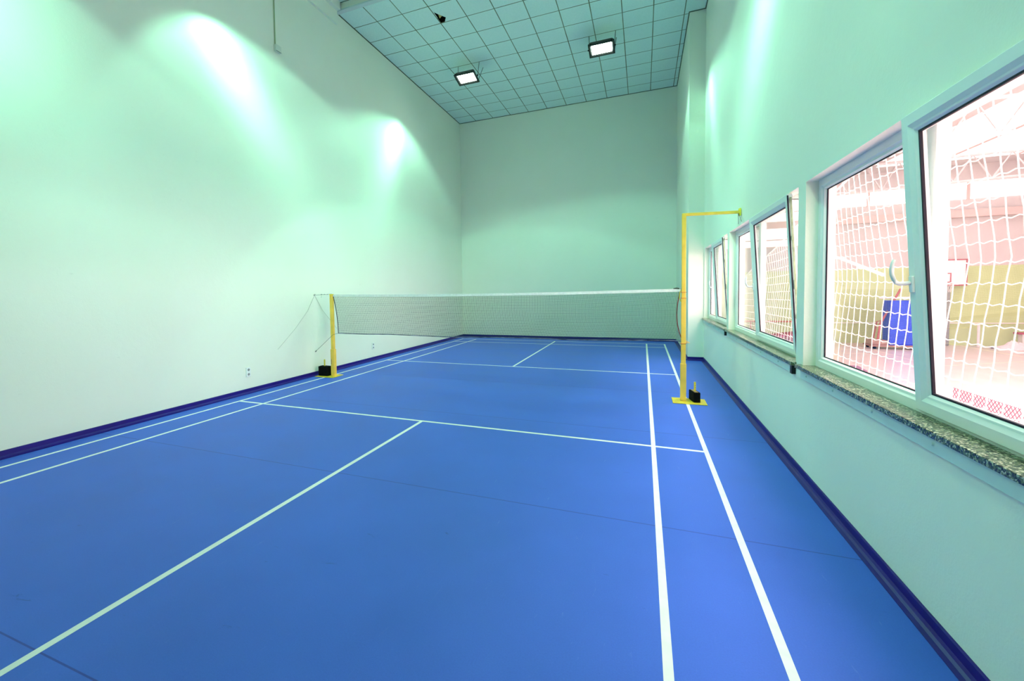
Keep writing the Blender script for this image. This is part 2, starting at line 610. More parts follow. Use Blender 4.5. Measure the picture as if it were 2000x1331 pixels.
for s in (-1, 1):
    ln(s * 3.05, -6.70, s * 3.01, 6.70, 0.0014)
    ln(s * 2.59, -6.70, s * 2.55, 6.70, 0.0014)
for s in (-1, 1):
    ln(-3.05, s * 1.98, 3.05, s * 2.02, 0.0010)
    ln(-3.05, s * 6.70, 3.05, s * 6.66, 0.0010)
    ln(-3.05, s * 5.94, 3.05, s * 5.90, 0.0010)
    ln(-0.02, s * 2.02, 0.02, s * 6.66, 0.0012)
obj('court_lines', bm, M_LINE, floor)

# ---------------------------------------------------------------- windows


def window(n, y0, y1, ys0, ys1, bolts, strip_gap):
    """y0 far side, y1 near side of the opening; ys0..ys1 the tilted sash"""
    w = bpy.data.objects.new('window_%d' % n, None)
    COL.objects.link(w)
    w.location = (XR, (y0 + y1) / 2, Z0)
    w['kind'] = 'structure'
    XF = 3.752
    # outer frame with a chamfered inner lip
    bm = B()
    frame_sweep(bm, y0, y1, Z0, Z1, [(0, XF), (.050, XF), (.062, XF + .012), (.062, XF + .07), (0, XF + .07)])
    fr = obj('window_frame', bm, M_PVC, w)
    # mullion behind the sash edge
    bm = B()
    box(bm, (XF + .012, ys0 - .045, Z0 + .05), (XF + .066, ys0 + .045, Z1 - .05))
    obj('mullion', bm, M_PVC, w)
    # fixed leaf: bead, gasket, pane
    ya, yb = ys0 + .03, y0 - .060
    bm = B()
    frame_sweep(bm, ya, yb, Z0 + .060, Z1 - .060, [(0, XF + .010), (.014, XF + .012), (.024, XF + .030), (.024, XF + .045), (0, XF + .045)])
    obj('glazing_bead', bm, M_PVC, w)
    bm = B()
    frame_sweep(bm, ya + .02, yb - .02, Z0 + .080, Z1 - .080, [(0, XF + .026), (.008, XF + .028), (.008, XF + .036), (0, XF + .036)])
    obj('gasket', bm, M_GASK, w)
    bm = B()
    box(bm, (XF + .034, ya + .01, Z0 + .07), (XF + .040, yb - .01, Z1 - .07))
    obj('window_pane', bm, M_GLASS, w)
    # tilted sash, hinged at its lower edge
    zb, zt = Z0 + .016, Z1 - .006
    XS = 3.737
    tilt = math.atan2(0.088, zt - zb)
    T = Matrix.Translation((XS, 0, zb)) @ Matrix.Rotation(-tilt, 4, 'Y')
    h = zt - zb
    sash_bm = B()
    frame_sweep(sash_bm, ys0, ys1, 0, h, [(0, 0.004), (.004, 0), (.052, 0), (.074, .012), (.074, .050), (.02, .052), (0, .040)], T)
    sash = obj('sash', sash_bm, M_PVC, w)
    lo, hi = min(ys0, ys1), max(ys0, ys1)
    bm = B()
    frame_sweep(bm, lo + .072, hi - .072, .072, h - .072, [(0, .010), (.008, .012), (.022, .026), (.022, .050), (0, .050)], T)
    obj('glazing_bead', bm, M_PVC, sash)
    bm = B()
    frame_sweep(bm, lo + .089, hi - .089, .089, h - .089, [(0, .022), (.010, .023), (.010, .034), (0, .034)], T)
    obj('gasket', bm, M_GASK, sash)
    bm = B()
    box(bm, (.030, lo + .088, .088), (.036, hi - .088, h - .088), T)
    obj('window_pane', bm, M_GLASS, sash)
    # rubber seal and lock rail on the near edge of the sash
    bm = B()
    box(bm, (.001, lo - .004, .02), (.012, lo + .004, h - .012), T)
    obj('seal', bm, M_GASK, sash)
    bm = B()
    box(bm, (.020, lo - .0035, .10), (.036, lo + .001, h - .03), T)
    for zz in (0.35, 0.62, 0.66, 1.05, h - .06):
        box(bm, (.016, lo - .010, zz - .02), (.032, lo - .002, zz + .02), T)
    obj('lock_rail', bm, mat('greenish_lock_rail', (.40, .46, .30), .4, .5, .3, noise=.3, scale=20), sash)
    # tilt stay arm at the top
    bm = B()
    tube(bm, [T @ Vector((.03, lo - .004, h - .05)), (XF + .03, lo - .03, Z1 - .07)], .005, 6)
    obj('stay_arm', bm, M_METAL, sash)
    # handle on the far stile, turned up
    yh = hi - .036
    bm = B()
    box(bm, (-.012, yh - .015, .585), (.001, yh + .015, .665), T)
    base = obj('handle_plate', bm, M_PVC, sash, bevel=.004)
    bm = B()
    pts = [(-.008, yh, .632), (-.030, yh, .630), (-.052, yh, .630), (-.064, yh + .002, .638), (-.072, yh + .003, .655), (-.078, yh + .003, .680),
           (-.079, yh + .002, .705), (-.075, yh, .730), (-.068, yh - .003, .752)]
    tube(bm, [T @ Vector(p) for p in pts], [.010, .010, .010, .010, .0095, .009, .0085, .008, .0075], 10)
    obj('handle', bm, M_PVC, sash, smooth=True)
    # granite sill and the strip under it
    a, b = y0 + (.055 if n != 3 else .012), y1 + (-.02)
    bm = B()
    box(bm, (3.628, b, Z0 - .030), (XF + .002, a, Z0 + .0005))
    sill = obj('window_sill', bm, M_GRAN, w, bevel=.003)
    bm = B()
    sa, sb = a - .07, b + strip_gap
    box(bm, (XR - .022, sb, Z0 - .100), (XR - .0005, sa, Z0 - .031))
    strip = obj('sill_strip', bm, M_STRIP, w, bevel=.002)
    for yb_ in bolts:
        bm = B()
        tube(bm, [(XR - .023, yb_, Z0 - .062), (XR - .029, yb_, Z0 - .062)], [.010, .006], 10)
        obj('bolt', bm, M_STRIP, strip)
    if n != 1:
        bm = B()
        box(bm, (XR - .030, sb - .05, Z0 - .104), (XR - .0008, sb + .001, Z0 - .033))
        obj('strip_end_cap', bm, M_ENDCAP, w, bevel=.002)
    return w


struct(window(1, *WIN[0], (-2.51, -3.02, -3.56, -4.11, -4.7), 0.05), 'nearest window with one sash tilted open')
struct(window(2, *WIN[1], (0.75, 0.2, -0.45, -1.1, -1.75), 0.06), 'middle window with one sash tilted open')
struct(window(3, *WIN[2], (3.5, 2.9, 2.3, 1.7), 0.05), 'farthest window with one sash tilted open')

# ---------------------------------------------------------------- net posts


def ring(bm, x, y, z, w, r=.005):
    h = w / 2 + r
    tube(bm, [(x - h, y - h, z), (x + h, y - h, z), (x + h, y + h, z), (x - h, y + h, z), (x - h, y - h, z + .003)], r, 6)


# left post
PLX, PRX = -2.925, 2.985
t = thing('net_post', (PLX, 0, 0), 'short yellow net post standing near the left wall', 'net post')
quick('base_plate', M_YEL2, t, (-3.25, -.15, 0.0016), (-2.83, .16, 0.010), .002)
quick('sleeve', M_YEL, t, (PLX - .038, -.038, .010), (PLX + .038, .038, .52), .006)
quick('pole', M_YEL, t, (PLX - .029, -.029, .52), (PLX + .029, .029, 1.545), .006)
bm = B(); box(bm, (PLX - .020, -.044, .24), (PLX - .010, -.038, .34)); obj('slot', bm, M_BRASS, t)
bm = B(); box(bm, (PLX - .045, -.012, 1.535), (PLX + .045, .012, 1.555)); obj('cord_guide', bm, M_YEL2, t, bevel=.003)
# right post with the arm that reaches the wall
t = thing('net_post', (PRX, 0, 0), 'tall yellow net post with an arm reaching over to the window wall', 'net post')
quick('base_plate', M_YEL2, t, (2.85, -.16, 0.0016), (3.265, .165, 0.010), .002)
quick('sleeve', M_YEL, t, (PRX - .036, -.036, .010), (PRX + .036, .036, .525), .006)
quick('pole', M_YEL, t, (PRX - .029, -.029, .525), (PRX + .029, .029, 1.42), .004)
quick('pole', M_YEL, t, (PRX - .026, -.026, 1.42), (PRX + .026, .026, 2.56), .006)
bm = B()
d = Vector((3.655 - PRX, 0.12, 0.0))
L = d.length
Ta = Matrix.Translation((PRX, 0, 2.545)) @ Matrix.Rotation(math.atan2(d.y, d.x), 4, 'Z')
box(bm, (-.02, -.016, -.019), (L, .016, .019), Ta)
obj('arm', bm, M_YEL, t, bevel=.004)
bm = B(); box(bm, (L - .012, -.028, -.05), (L + .003, .028, .05), Ta)
obj('arm_end_plate', bm, M_YEL2, t, bevel=.004)
for z in (0.80, 1.42, 1.50):
    bm = B(); ring(bm, PRX, 0, z, .058, .004); obj('binding_cord', bm, M_RING, t)
bm = B(); tube(bm, [(PRX + .03, 0, .81), (PRX + .075, -.02, .812), (PRX + .03, 0, .835)], .006, 6); obj('hook', bm, M_YEL, t)
bm = B(); tube(bm, [(PRX - .03, -.005, 1.535), (PRX - .045, -.01, 1.50), (PRX - .05, -.01, 1.42), (PRX - .03, -.01, 1.37)], .005, 6); obj('hook', bm, M_YEL2, t)
# wires from the arm down to the window head
e = Ta @ Vector((L, 0, 0))
bm = B()
tube(bm, [(e.x - .02, e.y, 2.525), (3.655, e.y + .10, 2.40)], .0035, 6)
tube(bm, [(e.x - .02, e.y, 2.525), (3.655, e.y - .12, 2.40)], .0035, 6)
tag(obj('hanging_wire', bm, M_METAL), 'thin wire loop hanging from the post arm to the window head', 'wire')


def weight(x, y, sx, sy, h, rot, label, hx=0.0):
    t = thing('ballast_weight', (x, y, .011), label, 'weight')
    R = Matrix.Translation((x, y, .011)) @ Matrix.Rotation(math.radians(rot), 4, 'Z')
    bm = B(); box(bm, (-sx / 2, -sy / 2, 0), (sx / 2, sy / 2, h), R); obj('block', bm, M_BLACK, t, bevel=.008)
    bm = B(); box(bm, (-sx / 2 + .02, -sy / 2 + .02, h - .001), (sx / 2 - .02, sy / 2 - .02, h + .004), R); obj('top_plate', bm, M_BRASS if hx else M_BLACK, t)
    bm = B(); tube(bm, [R @ Vector((hx, 0, h + .003)), R @ Vector((hx, 0, h + .125))], .013, 10); obj('handle', bm, M_YEL2, t)
    for zz in (.05, .08):
        bm = B(); tube(bm, [R @ Vector((hx, -.0135, h + zz)), R @ Vector((hx, -.010, h + zz))], .004, 6); obj('peg_hole', bm, M_BLACK, t)
    return t


weight(-3.120, -.02, .21, .12, .180, 0, 'black ballast block on the plate of the short left net post')
weight(3.128, .03, .085, .21, .135, 12, 'black ballast block with yellow peg beside the tall right net post', .004)

# ---------------------------------------------------------------- badminton net
XA, XB = -2.895, 2.948
NTOP, NBOT = 1.545, 0.825


def ntop(x):
    u = (x - 0.0) / 2.95
    return 1.517 + 0.027 * u * u


def nbot(x):
    u = (x + 0.2) / 2.95
    return 0.812 + 0.016 * u * u + 0.006 * math.sin(x * 3.1)


def xleft(s):      # s 0 top .. 1 bottom
    return XA + 0.100 * s - 0.0 + 0.025 * math.sin(math.pi * s) * -1 * -1


def xright(s):
    return XB + 0.028 * s - 0.060 * math.sin(math.pi * min(1, s * .9)) + (0.02 * s ** 6)


def NP(i_frac, s):
    xl, xr = xleft(s), xright(s)
    x = xl + (xr - xl) * i_frac
    zt, zb = ntop(x), nbot(x)
    z = zt + (zb - zt) * s
    y = 0.012 * math.sin(x * 2.3) * s + 0.01 * math.sin(x * 7 + 1) * s
    return Vector((x, y, z))


net = thing('badminton_net', (0, 0, 0), 'badminton net with white top tape stretched between the yellow posts', 'net')


def flat_cord(bm, pts, w):
    """square cord along pts"""
    prev = None
    for p in pts:
        ring_ = [bm.verts.new(p + Vector(q) * w) for q in PAT]
        if prev:
            for k in range(4):
                bm.faces.new((prev[k], prev[(k + 1) % 4], ring_[(k + 1) % 4], ring_[k]))
        prev = ring_


bm = B()
PAT = [(-.5, -.5, 0), (.5, -.5, 0), (.5, .5, 0), (-.5, .5, 0)]
NV, NH = 292, 36
for i in range(NV + 1):
    flat_cord(bm, [NP(i / NV, k / 8) for k in range(9)], .0027)
PAT = [(0, -.5, -.5), (0, .5, -.5), (0, .5, .5), (0, -.5, .5)]
for j in range(1, NH):
    flat_cord(bm, [NP(k / 60, j / NH) for k in range(61)], .0027)
netting = obj('netting', bm, M_NET, net)
# top tape folded over the cord
bm = B()
n = 60
for k in range(n):
    a, b = NP(k / n, 0), NP((k + 1) / n, 0)
    vs = []
    for p in (a, b):
        for dy, dz in ((-.006, .006), (.006, .006), (.006, -.036), (-.006, -.036)):
            vs.append(bm.verts.new(p + Vector((0, dy, dz))))
    for f in ((0, 1, 5, 4), (1, 2, 6, 5), (2, 3, 7, 6), (3, 0, 4, 7)):
        bm.faces.new([vs[q] for q in f])
bmesh.ops.remove_doubles(bm, verts=bm.verts, dist=.0002)
obj('top_tape', bm, M_TAPE, net)
bm = B(); tube(bm, [NP(k / 60, 1) for k in range(61)], .007, 8); obj('bottom_cord', bm, M_HEM, net)
bm = B(); tube(bm, [NP(0, k / 12) for k in range(13)], .0065, 8); obj('side_cord', bm, M_GASK, net)
bm = B(); tube(bm, [NP(1, k / 16) for k in range(17)], .006, 8)
obj('side_cord', bm, mat('dark_red_edge_cord', (0.30, 0.05, 0.05), 0.7, 0.2, noise=0.9, scale=6), net)
bm = B()
tube(bm, [NP(1, 0), (PRX - .03, 0, 1.545)], .005, 6)
tube(bm, [NP(1, 0), NP(.985, 0) + Vector((0, -.01, .01)), NP(.992, 0) + Vector((0, -.012, .018)), NP(.997, 0) + Vector((0, -.01, .01))], .006, 6)
obj('tie_cord', bm, M_CORD, net)
bm = B(); tube(bm, [NP(1, 1), (PRX - .031, 0, .80)], .004, 6)
obj('tie_cord', bm, M_CORD, net)
# head cord that runs on to the left wall, tied with knots
bm = B()
tube(bm, [NP(0, 0), (PLX, 0, 1.557), (-3.12, -.004, 1.548), (-3.322, -.01, 1.541)], .004, 6)
for x in (-3.02, -3.09, -3.16):
    tube(bm, [(x - .012, -.006, 1.552), (x + .012, .006, 1.552)], .008, 6)
tube(bm, [(-3.16, -.004, 1.548), (-3.165, -.006, 1.49)], .002, 5)
obj('head_cord', bm, M_METAL, net)
# lower corner tied back to the left wall past the post
bm = B()
tube(bm, [NP(0, 1), (PLX + .03, -.030, .795), (-3.32, -.02, .465)], .003, 6)
obj('tie_cord', bm, M_CORD, net)
for nm, y, z, lab in (('wall_hook', -.01, 1.541, 'small steel hook on the left wall at the height of the net tape'),
                      ('wall_hook', -.02, .462, 'small steel hook low on the left wall holding the lower net cord')):
    t = thing(nm, (XL, y, z), lab, 'hook')
    bm = B(); tube(bm, [(XL + .0005, y, z), (XL + .006, y, z)], .014, 10); obj('plate', bm, M_METAL, t)
    bm = B(); tube(bm, [(XL + .005, y, z), (XL + .022, y, z), (XL + .026, y, z + .014), (XL + .016, y, z + .022)], .0035, 6); obj('eye', bm, M_CORD, t)
# slack wires that sag on the left wall under the upper hook
bm = B(); tube(bm, [(XL + .006, -.01, 1.53), (XL + .006, -.20, 1.25), (XL + .006, -.52, .95), (XL + .006, -.95, .62)], .0025, 5)
tag(obj('slack_wire', bm, mat('pale_wire', (0.5, 0.52, 0.44), 0.6, 0.3, noise=0.1)), 'thin slack wire slanting down the left wall towards the camera side', 'wire')
bm = B(); tube(bm, [(XL + .006, .005, 1.53), (XL + .006, .20, 1.25), (XL + .006, .62, .85)], .0025, 5)
tag(obj('slack_wire', bm, MATS['pale_wire']), 'thin slack wire slanting down the left wall behind the short post', 'wire')

# ---------------------------------------------------------------- sockets, junction box


def socket(y, z, label):
    t = thing('wall_socket', (XL, y, z), label, 'socket')
    quick('cover', M_SOCK, t, (XL + .0005, y - .040, z - .075), (XL + .020, y + .040, z + .075), .005)
    for dz in (-.036, .036):
        bm = B(); tube(bm, [(XL + .0195, y, z + dz), (XL + .0212, y, z + dz)], .021, 16)
        o = obj('outlet', bm, mat('grey_outlet', (.30, .32, .30), .5, .3, noise=.1), t)
        bm = B()
        for dy in (-.008, .008):
            tube(bm, [(XL + .021, y + dy, z + dz), (XL + .0218, y + dy, z + dz)], .003, 6)
        obj('pin_hole', bm, M_BLACK, o)


socket(-1.575, .341, 'white double wall socket nearer the camera, low on the left wall')
socket(1.89, .336, 'white double wall socket beyond the net, low on the left wall')
t = thing('junction_box', (XL, -.74, 5.76), 'small white junction box high on the left wall', 'box')
quick('cover', mat('cream_box', (.72, .76, .66), .45, .4, noise=.05), t, (XL + .0005, -.80, 5.70), (XL + .055, -.68, 5.81), .006)
bm = B(); box(bm, (XL + .0552, -.795, 5.698), (XL + .0565, -.685, 5.705)); obj('seam', bm, M_CORD, t)
bm = B(); tube(bm, [(XL + .012, -.775, 5.812), (XL + .012, -.77, 7.035)], .011, 8)
tag(obj('conduit', bm, mat('olive_conduit', (.42, .50, .30), .5, .3, noise=.1)), 'thin vertical conduit running up the left wall from the junction box', 'conduit')

# ---------------------------------------------------------------- floodlights


def floodlight(i, x, y, z, tilt, half, phi0, gain, sig, down):
    labs = ['lit floodlight hanging from the tiled ceiling, the left of the two in view',
            'lit floodlight hanging from the tiled ceiling, the right of the two in view',
            'lit floodlight under the upper ceiling by the left wall, before the net',
            'lit floodlight under the upper ceiling by the window wall, before the net',
            'lit floodlight above the camera position by the left wall',
            'lit floodlight above the camera position by the window wall']
    zc = ZC if i < 2 else ZC2
    t = thing('floodlight', (x, y, z), labs[i], 'floodlight', 'floodlights under the ceiling')
    a = -14 if i < 2 else 22
    R = Matrix.Translation((x, y, z)) @ Matrix.Rotation(math.radians(a), 4, 'X')
    hw, hd = .275, .195
    # housing: flared tray with finned back
    bm = B()
    prof = [(0.0, -.055), (0.0, -.030), (.050, .050), (.12, .085)]
    rings = []
    for ins, zz in prof:
        rings.append([bm.verts.new(R @ Vector((sx_ * (hw - ins), sy_ * (hd - ins * .8), zz))) for sx_, sy_ in ((-1, -1), (1, -1), (1, 1), (-1, 1))])
    for q in range(3):
        for k in range(4):
            bm.faces.new((rings[q][k], rings[q][(k + 1) % 4], rings[q + 1][(k + 1) % 4], rings[q + 1][k]))
    bm.faces.new(rings[3])
    inner = [bm.verts.new(R @ Vector((sx_ * (hw - .040), sy_ * (hd - .036), -.055))) for sx_, sy_ in ((-1, -1), (1, -1), (1, 1), (-1, 1))]
    inner2 = [bm.verts.new(R @ Vector((sx_ * (hw - .064), sy_ * (hd - .056), -.030))) for sx_, sy_ in ((-1, -1), (1, -1), (1, 1), (-1, 1))]
    for k in range(4):
        bm.faces.new((rings[0][k], inner[k], inner[(k + 1) % 4], rings[0][(k + 1) % 4]))
        bm.faces.new((inner[k], inner2[k], inner2[(k + 1) % 4], inner[(k + 1) % 4]))
    bm.faces.new(inner2)
    for k in range(7):
        xx = -.15 + k * .05
        box(bm, (xx, -.06, .07), (xx + .008, .06, .115), R)
    obj('housing', bm, mat('black_lamp_housing', (.02, .022, .018), .45, .4, noise=.2), t)
    bm = B(); box(bm, (-(hw - .066), -(hd - .058), -.033), (hw - .066, hd - .058, -.0305), R)
    obj('lamp_glass', bm, M_LGLASS, t)
    for sx_ in (-1, 1):
        bm = B(); box(bm, (sx_ * (hw - .06) - .012, -hd - .012, -.052), (sx_ * (hw - .06) + .012, -hd + .004, -.034), R)
        obj('clip', bm, M_BLACK, t)
        bm = B(); tube(bm, [R @ Vector((sx_ * hw, 0, -.01)), R @ Vector((sx_ * (hw + .022), 0, -.01))], .016, 8)
        obj('pivot', bm, M_BLACK, t)
    # hanging wires
    for sx_, yy in ((-1, .13), (1, .13), (-1, .42), (1, .42)):
        q = R @ Vector((sx_ * (hw - .01), .05 if yy < .2 else .14, -.01))
        bm = B(); tube(bm, [q, (x + sx_ * (hw + .01), y + yy, zc - .002)], .007, 6)
        obj('hanging_wire', bm, M_CORD, t)
    # reflector plate above the lamp
    # the lamp's own light leaves through its glass
    o = spot('lamp_light', (0, 0, 0), tilt, half, phi0, LAMP_W * (0.82 if i < 2 else 1.05), t, gain, sig, down, 0.36 if i < 2 else 0.10, 0.30 if i < 2 else 0.08, -1.0 if x < 0 else 1.0)
    dv = Vector((0, math.sin(math.radians(a)), -math.cos(math.radians(a))))
    o.location = dv * .10
    return t


for i, a in enumerate(LAMPS):
    floodlight(i, *a)

# ---------------------------------------------------------------- the sports hall behind the windows
HZ, HY, HX, HT = -1.5, 22.5, 20.6, 7.3
M_HW = mat('hall_white_paint', (0.66, 0.60, 0.60), 0.7, 0.2, noise=0.04, scale=1.5)
M_HG = mat('hall_green_paint', (0.58, 0.70, 0.36), 0.6, 0.2, noise=0.06, scale=2)
M_HB = mat('hall_beam_pink', (0.72, 0.52, 0.50), 0.6, 0.3, noise=0.05)


def hall_floor_mat():
    mt, nt, b = nodes_of('hall_sports_floor')
    tc = nt.nodes.new('ShaderNodeTexCoord').outputs['Object']
    n_ = ramp(nt, noise(nt, scaled(nt, tc, (1, .3, 1)), 2.5, 4), .3, .7)
    nt.links.new(mix(nt, n_, (.78, .66, .62), (.86, .76, .72)), b.inputs['Base Color'])
    b.inputs['Roughness'].default_value = .35
    return mt


bm = B(); box(bm, (XO, -14, HZ - .1), (HX, HY, HZ)); struct(obj('floor_hall', bm, hall_floor_mat()))
bm = B(); box(bm, (XO, -14, HZ), (XO + .02, YB + .2, Z0 - .15)); box(bm, (XO - .1, YB + .2, HZ), (XO + .02, HY, HT))
box(bm, (XO, -14, HT - 4.6), (XO + .02, YB + .2, HT))
for a, b in ((-14, -5.6), (-2.3, -2.2), (1.0, 1.08), (3.9, YB + .2)):
    box(bm, (XO, a, Z0 - .15), (XO + .02, b, HT - 4.6))
struct(obj('wall_hall_left', bm, M_HW))
bm = B(); box(bm, (XO, HY, HZ), (HX, HY + .2, 2.4)); struct(obj('wall_hall_far', bm, M_HG))
bm = B(); box(bm, (XO, HY, 2.4), (HX, HY + .2, 9)); struct(obj('wall_hall_upper', bm, M_HW))
bm = B(); box(bm, (XO, -14.2, HZ), (HX, -14, 9)); struct(obj('wall_hall_near', bm, M_HW))
bm = B(); box(bm, (HX, -14, HZ), (HX + .2, HY, 9)); struct(obj('wall_hall_right', bm, M_HW))
bm = B(); box(bm, (XO, -14, HT), (HX, HY, HT + .15)); struct(obj('ceiling_hall', bm, M_HW))
# glazing in view, then two unseen glow panels added to light the court
GL = glow_mat('daylight_glazing', (1.0, 0.86, 0.86), 1.6)
SK = glow_mat('daylight_skylight', (1.0, 0.86, 0.86), 1.4)
FA = glow_mat('added_side_glow', (1.0, 0.84, 0.83), 13.5)  # glow of the unseen panel added on the hall's side wall


def glazing(k, m_, a, b, bars=(), barmat=None):
    bm = B(); box(bm, a, b)
    w = struct(obj('window_%d' % k, bm, m_))
    if bars:
        bm = B()
        for p, q in bars:
            box(bm, p, q)
        obj('glazing_bars', bm, barmat or M_HB, w)
    return w


glazing(4, GL, (11.2, HY - .04, 5.65), (HX - .5, HY - .005, 6.45), [((x, HY - .07, 5.6), (x + .12, HY - .041, 6.5)) for x in (13.2, 17.0)])
glazing(5, GL, (4.2, HY - .04, 3.75), (10.6, HY - .005, 6.8), [((4.1, HY - .07, z), (10.7, HY - .041, z + .06)) for z in (3.7, 4.1, 5.6)] + [((x, HY - .07, 3.7), (x + .08, HY - .041, 6.85)) for x in (6.2, 8.3, 10.6)])
glazing(6, SK, (13.0, 9.0, HT - .03), (20.4, 21.0, HT - .004), [((x, 9, HT - .06), (x + .1, 21, HT - .031)) for x in (15.2, 17.8, 20.0)])
glazing(7, glow_mat('added_roof_glow', (1.0, 0.88, 0.90), 10.0), (4.6, -9.0, HT - .03), (9.0, 5.0, HT - .004), [((x, -9, HT - .06), (x + .1, 5.0, HT - .031)) for x in (6.0, 7.5)])  # added roof panel, out of view, whitens the hall floor by the windows
glazing(8, FA, (HX - .03, -13.5, -.6), (HX - .004, 6.0, 7.0), [((HX - .06, y, -.6), (HX - .031, y + .12, 7.0)) for y in range(-12, 6, 3)])  # added side panel, out of view, sends level light onto the left wall

# beams and trusses
bm = B()
box(bm, (XO + .05, HY - .35, 4.75), (HX - .05, HY - .09, 5.1))
tag(obj('roof_beam', bm, M_HB, None), 'pale pink horizontal beam across the far wall of the hall', 'beam')


def truss(y, xa, xb, zl, zh, label):
    t = thing('roof_truss', (xa, y, zl), label, 'truss')
    m_ = MATS['hall_white_paint']
    bm = B(); tube(bm, [(xa, y, zh), (xb, y, zh)], .06, 6); obj('top_chord', bm, m_, t)
    bm = B(); tube(bm, [(xa, y, zl), (xb, y, zl + .5)], .06, 6); obj('bottom_chord', bm, m_, t)
    bm = B()
    n_ = 14
    for k in range(n_):
        x0_ = xa + (xb - xa) * k / n_
        x1_ = xa + (xb - xa) * (k + .5) / n_
        x2_ = xa + (xb - xa) * (k + 1) / n_
        z0_ = zl + .5 * k / n_
        tube(bm, [(x0_, y, z0_), (x1_, y, zh), (x2_, y, z0_ + .5 / n_)], .035, 6)
    obj('web_bars', bm, m_, t)


truss(18.5, XO + .1, HX - .1, 5.5, 6.9, 'far white lattice truss under the hall roof')
truss(11.5, XO + .1, HX - .1, 5.7, 7.0, 'nearer white lattice truss under the hall roof')

# basketball hoop
bx, by = 16.00, 22.1
t = thing('basketball_hoop', (16.31, 22.2, HZ), 'white basketball backboard with hoop in front of the green hall wall', 'basketball hoop')
quick('backboard', mat('white_backboard', (.9, .88, .88), .4, .4, noise=.02), t, (bx - .92, by, 1.48), (bx + .92, by + .04, 2.70))
bm = B(); frame_sweep(bm, bx - .95, bx + .95, 1.44, 2.74, [(0, -.02), (.06, -.02), (.06, .05), (0, .05)])
Rz = Matrix.Translation((bx, by, 0)) @ Matrix.Rotation(math.radians(-90), 4, 'Z') @ Matrix.Translation((0, -bx, 0))
for v in bm.verts:
    x_, y_, z_ = v.co
    v.co = Vector((y_, by + x_, z_))
M_BRD = mat('dull_red_border', (.50, .12, .16), .5, .3, noise=.1)
obj('border', bm, M_BRD, t)
bm = B(); frame_sweep(bm, bx - .22, bx + .38, 1.60, 2.08, [(0, -.006), (.05, -.006), (.05, .0), (0, .0)])
for v in bm.verts:
    x_, y_, z_ = v.co
    v.co = Vector((y_, by + x_, z_))
obj('target_square', bm, M_BRD, t)
bm = B()
cx_ = bx + .08
tube(bm, [(cx_ + .225 * math.cos(a * math.pi / 12), by - .30 + .225 * math.sin(a * math.pi / 12), 1.56) for a in range(25)], .012, 6)
box(bm, (cx_ - .06, by - .08, 1.53), (cx_ + .06, by - .001, 1.62))
obj('rim', bm, M_RED, t)
bm = B()
for k in range(12):
    a = k * math.pi / 6
    for s_ in (1, -1):
        tube(bm, [(cx_ + .225 * math.cos(a), by - .30 + .225 * math.sin(a), 1.55), (cx_ + .18 * math.cos(a + s_ * .26), by - .30 + .18 * math.sin(a + s_ * .26), 1.35),
                  (cx_ + .13 * math.cos(a + s_ * .52), by - .30 + .13 * math.sin(a + s_ * .52), 1.14)], .006, 4)
obj('hoop_net', bm, M_ROPE, t)
quick('pole', mat('grey_pad', (.34, .36, .34), .6, .3, noise=.15), t, (16.21, 22.16, HZ), (16.41, 22.36, 1.48), .03)

# blue mat trolley
t = thing('mat_trolley', (13.3, 20.0, HZ), 'trolley with tall blue crash mats standing upright in the hall', 'mat trolley')
M_BM = mat('blue_vinyl_mat', (.03, .07, .72), .5, .3, noise=.1, scale=3)
M_TAN = mat('brown_wood_cart', (.42, .26, .24), .6, .3, noise=.25, scale=5)
for k in range(3):
    quick('crash_mat', M_BM, t, (13.22, 19.9 + k * .24, HZ + .20), (14.45, 20.12 + k * .24, HZ + 2.30), .03)
quick('cart_base', M_TAN, t, (12.55, 19.85, HZ + .12), (14.5, 20.75, HZ + .20), .01)
quick('cart_ledge', M_TAN, t, (12.6, 19.95, HZ + .20), (13.18, 20.6, HZ + .42), .01)
bm = B(); tube(bm, [(12.8, 20.0, HZ + .2), (12.95, 20.1, HZ + 1.2), (13.75, 20.3, HZ + 2.85)], .045, 6); obj('side_frame', bm, M_BRD, t)
bm = B(); tube(bm, [(12.75, 20.3, HZ + .2), (12.9, 20.3, HZ + 1.3), (13.15, 20.3, HZ + 1.35)], .03, 6); obj('side_frame', bm, M_BRD, t)
bm = B(); tube(bm, [(13.15, 20.75, HZ + 2.42), (14.5, 20.75, HZ + 2.42)], .05, 6); obj('top_rail', bm, M_ROPE, t)
for x_, y_ in ((12.7, 19.95), (14.35, 19.95), (12.7, 20.65), (14.35, 20.65)):
    bm = B(); tube(bm, [(x_, y_ - .03, HZ + .062), (x_, y_ + .03, HZ + .062)], .06, 12); obj('wheel', bm, M_BLACK, t)

# rail, bench, post and slack sheet before the green wall
bm = B(); tube(bm, [(11.0, 22.35, -.44), (20.5, 22.35, -.36)], .028, 6)
for x_ in (12.0, 15.0, 18.4, 20.2):
    tube(bm, [(x_, 22.35, -.40), (x_, 22.49, -.40)], .02, 6)
tag(obj('wall_rail', bm, M_ROPE), 'long white rail along the green hall wall', 'rail')
bm = B(); tube(bm, [(17.36, 22.0, HZ), (17.36, 22.0, -.45)], .05, 8)
tag(obj('white_post', bm, M_ROPE), 'short white post before the green hall wall, right of the backboard', 'post')
t = thing('red_bench', (19.2, 22.0, HZ), 'red topped bench with white legs by the green hall wall', 'bench')
quick('seat', M_BRD, t, (18.62, 21.8, -.86), (20.4, 22.15, -.78), .01)
for x_ in (18.8, 20.2):
    bm = B(); box(bm, (x_ - .03, 21.84, HZ), (x_ + .03, 22.11, -.86)); obj('leg', bm, M_ROPE, t)
bm = B()
gr = {}
NX_, NY_ = 28, 8
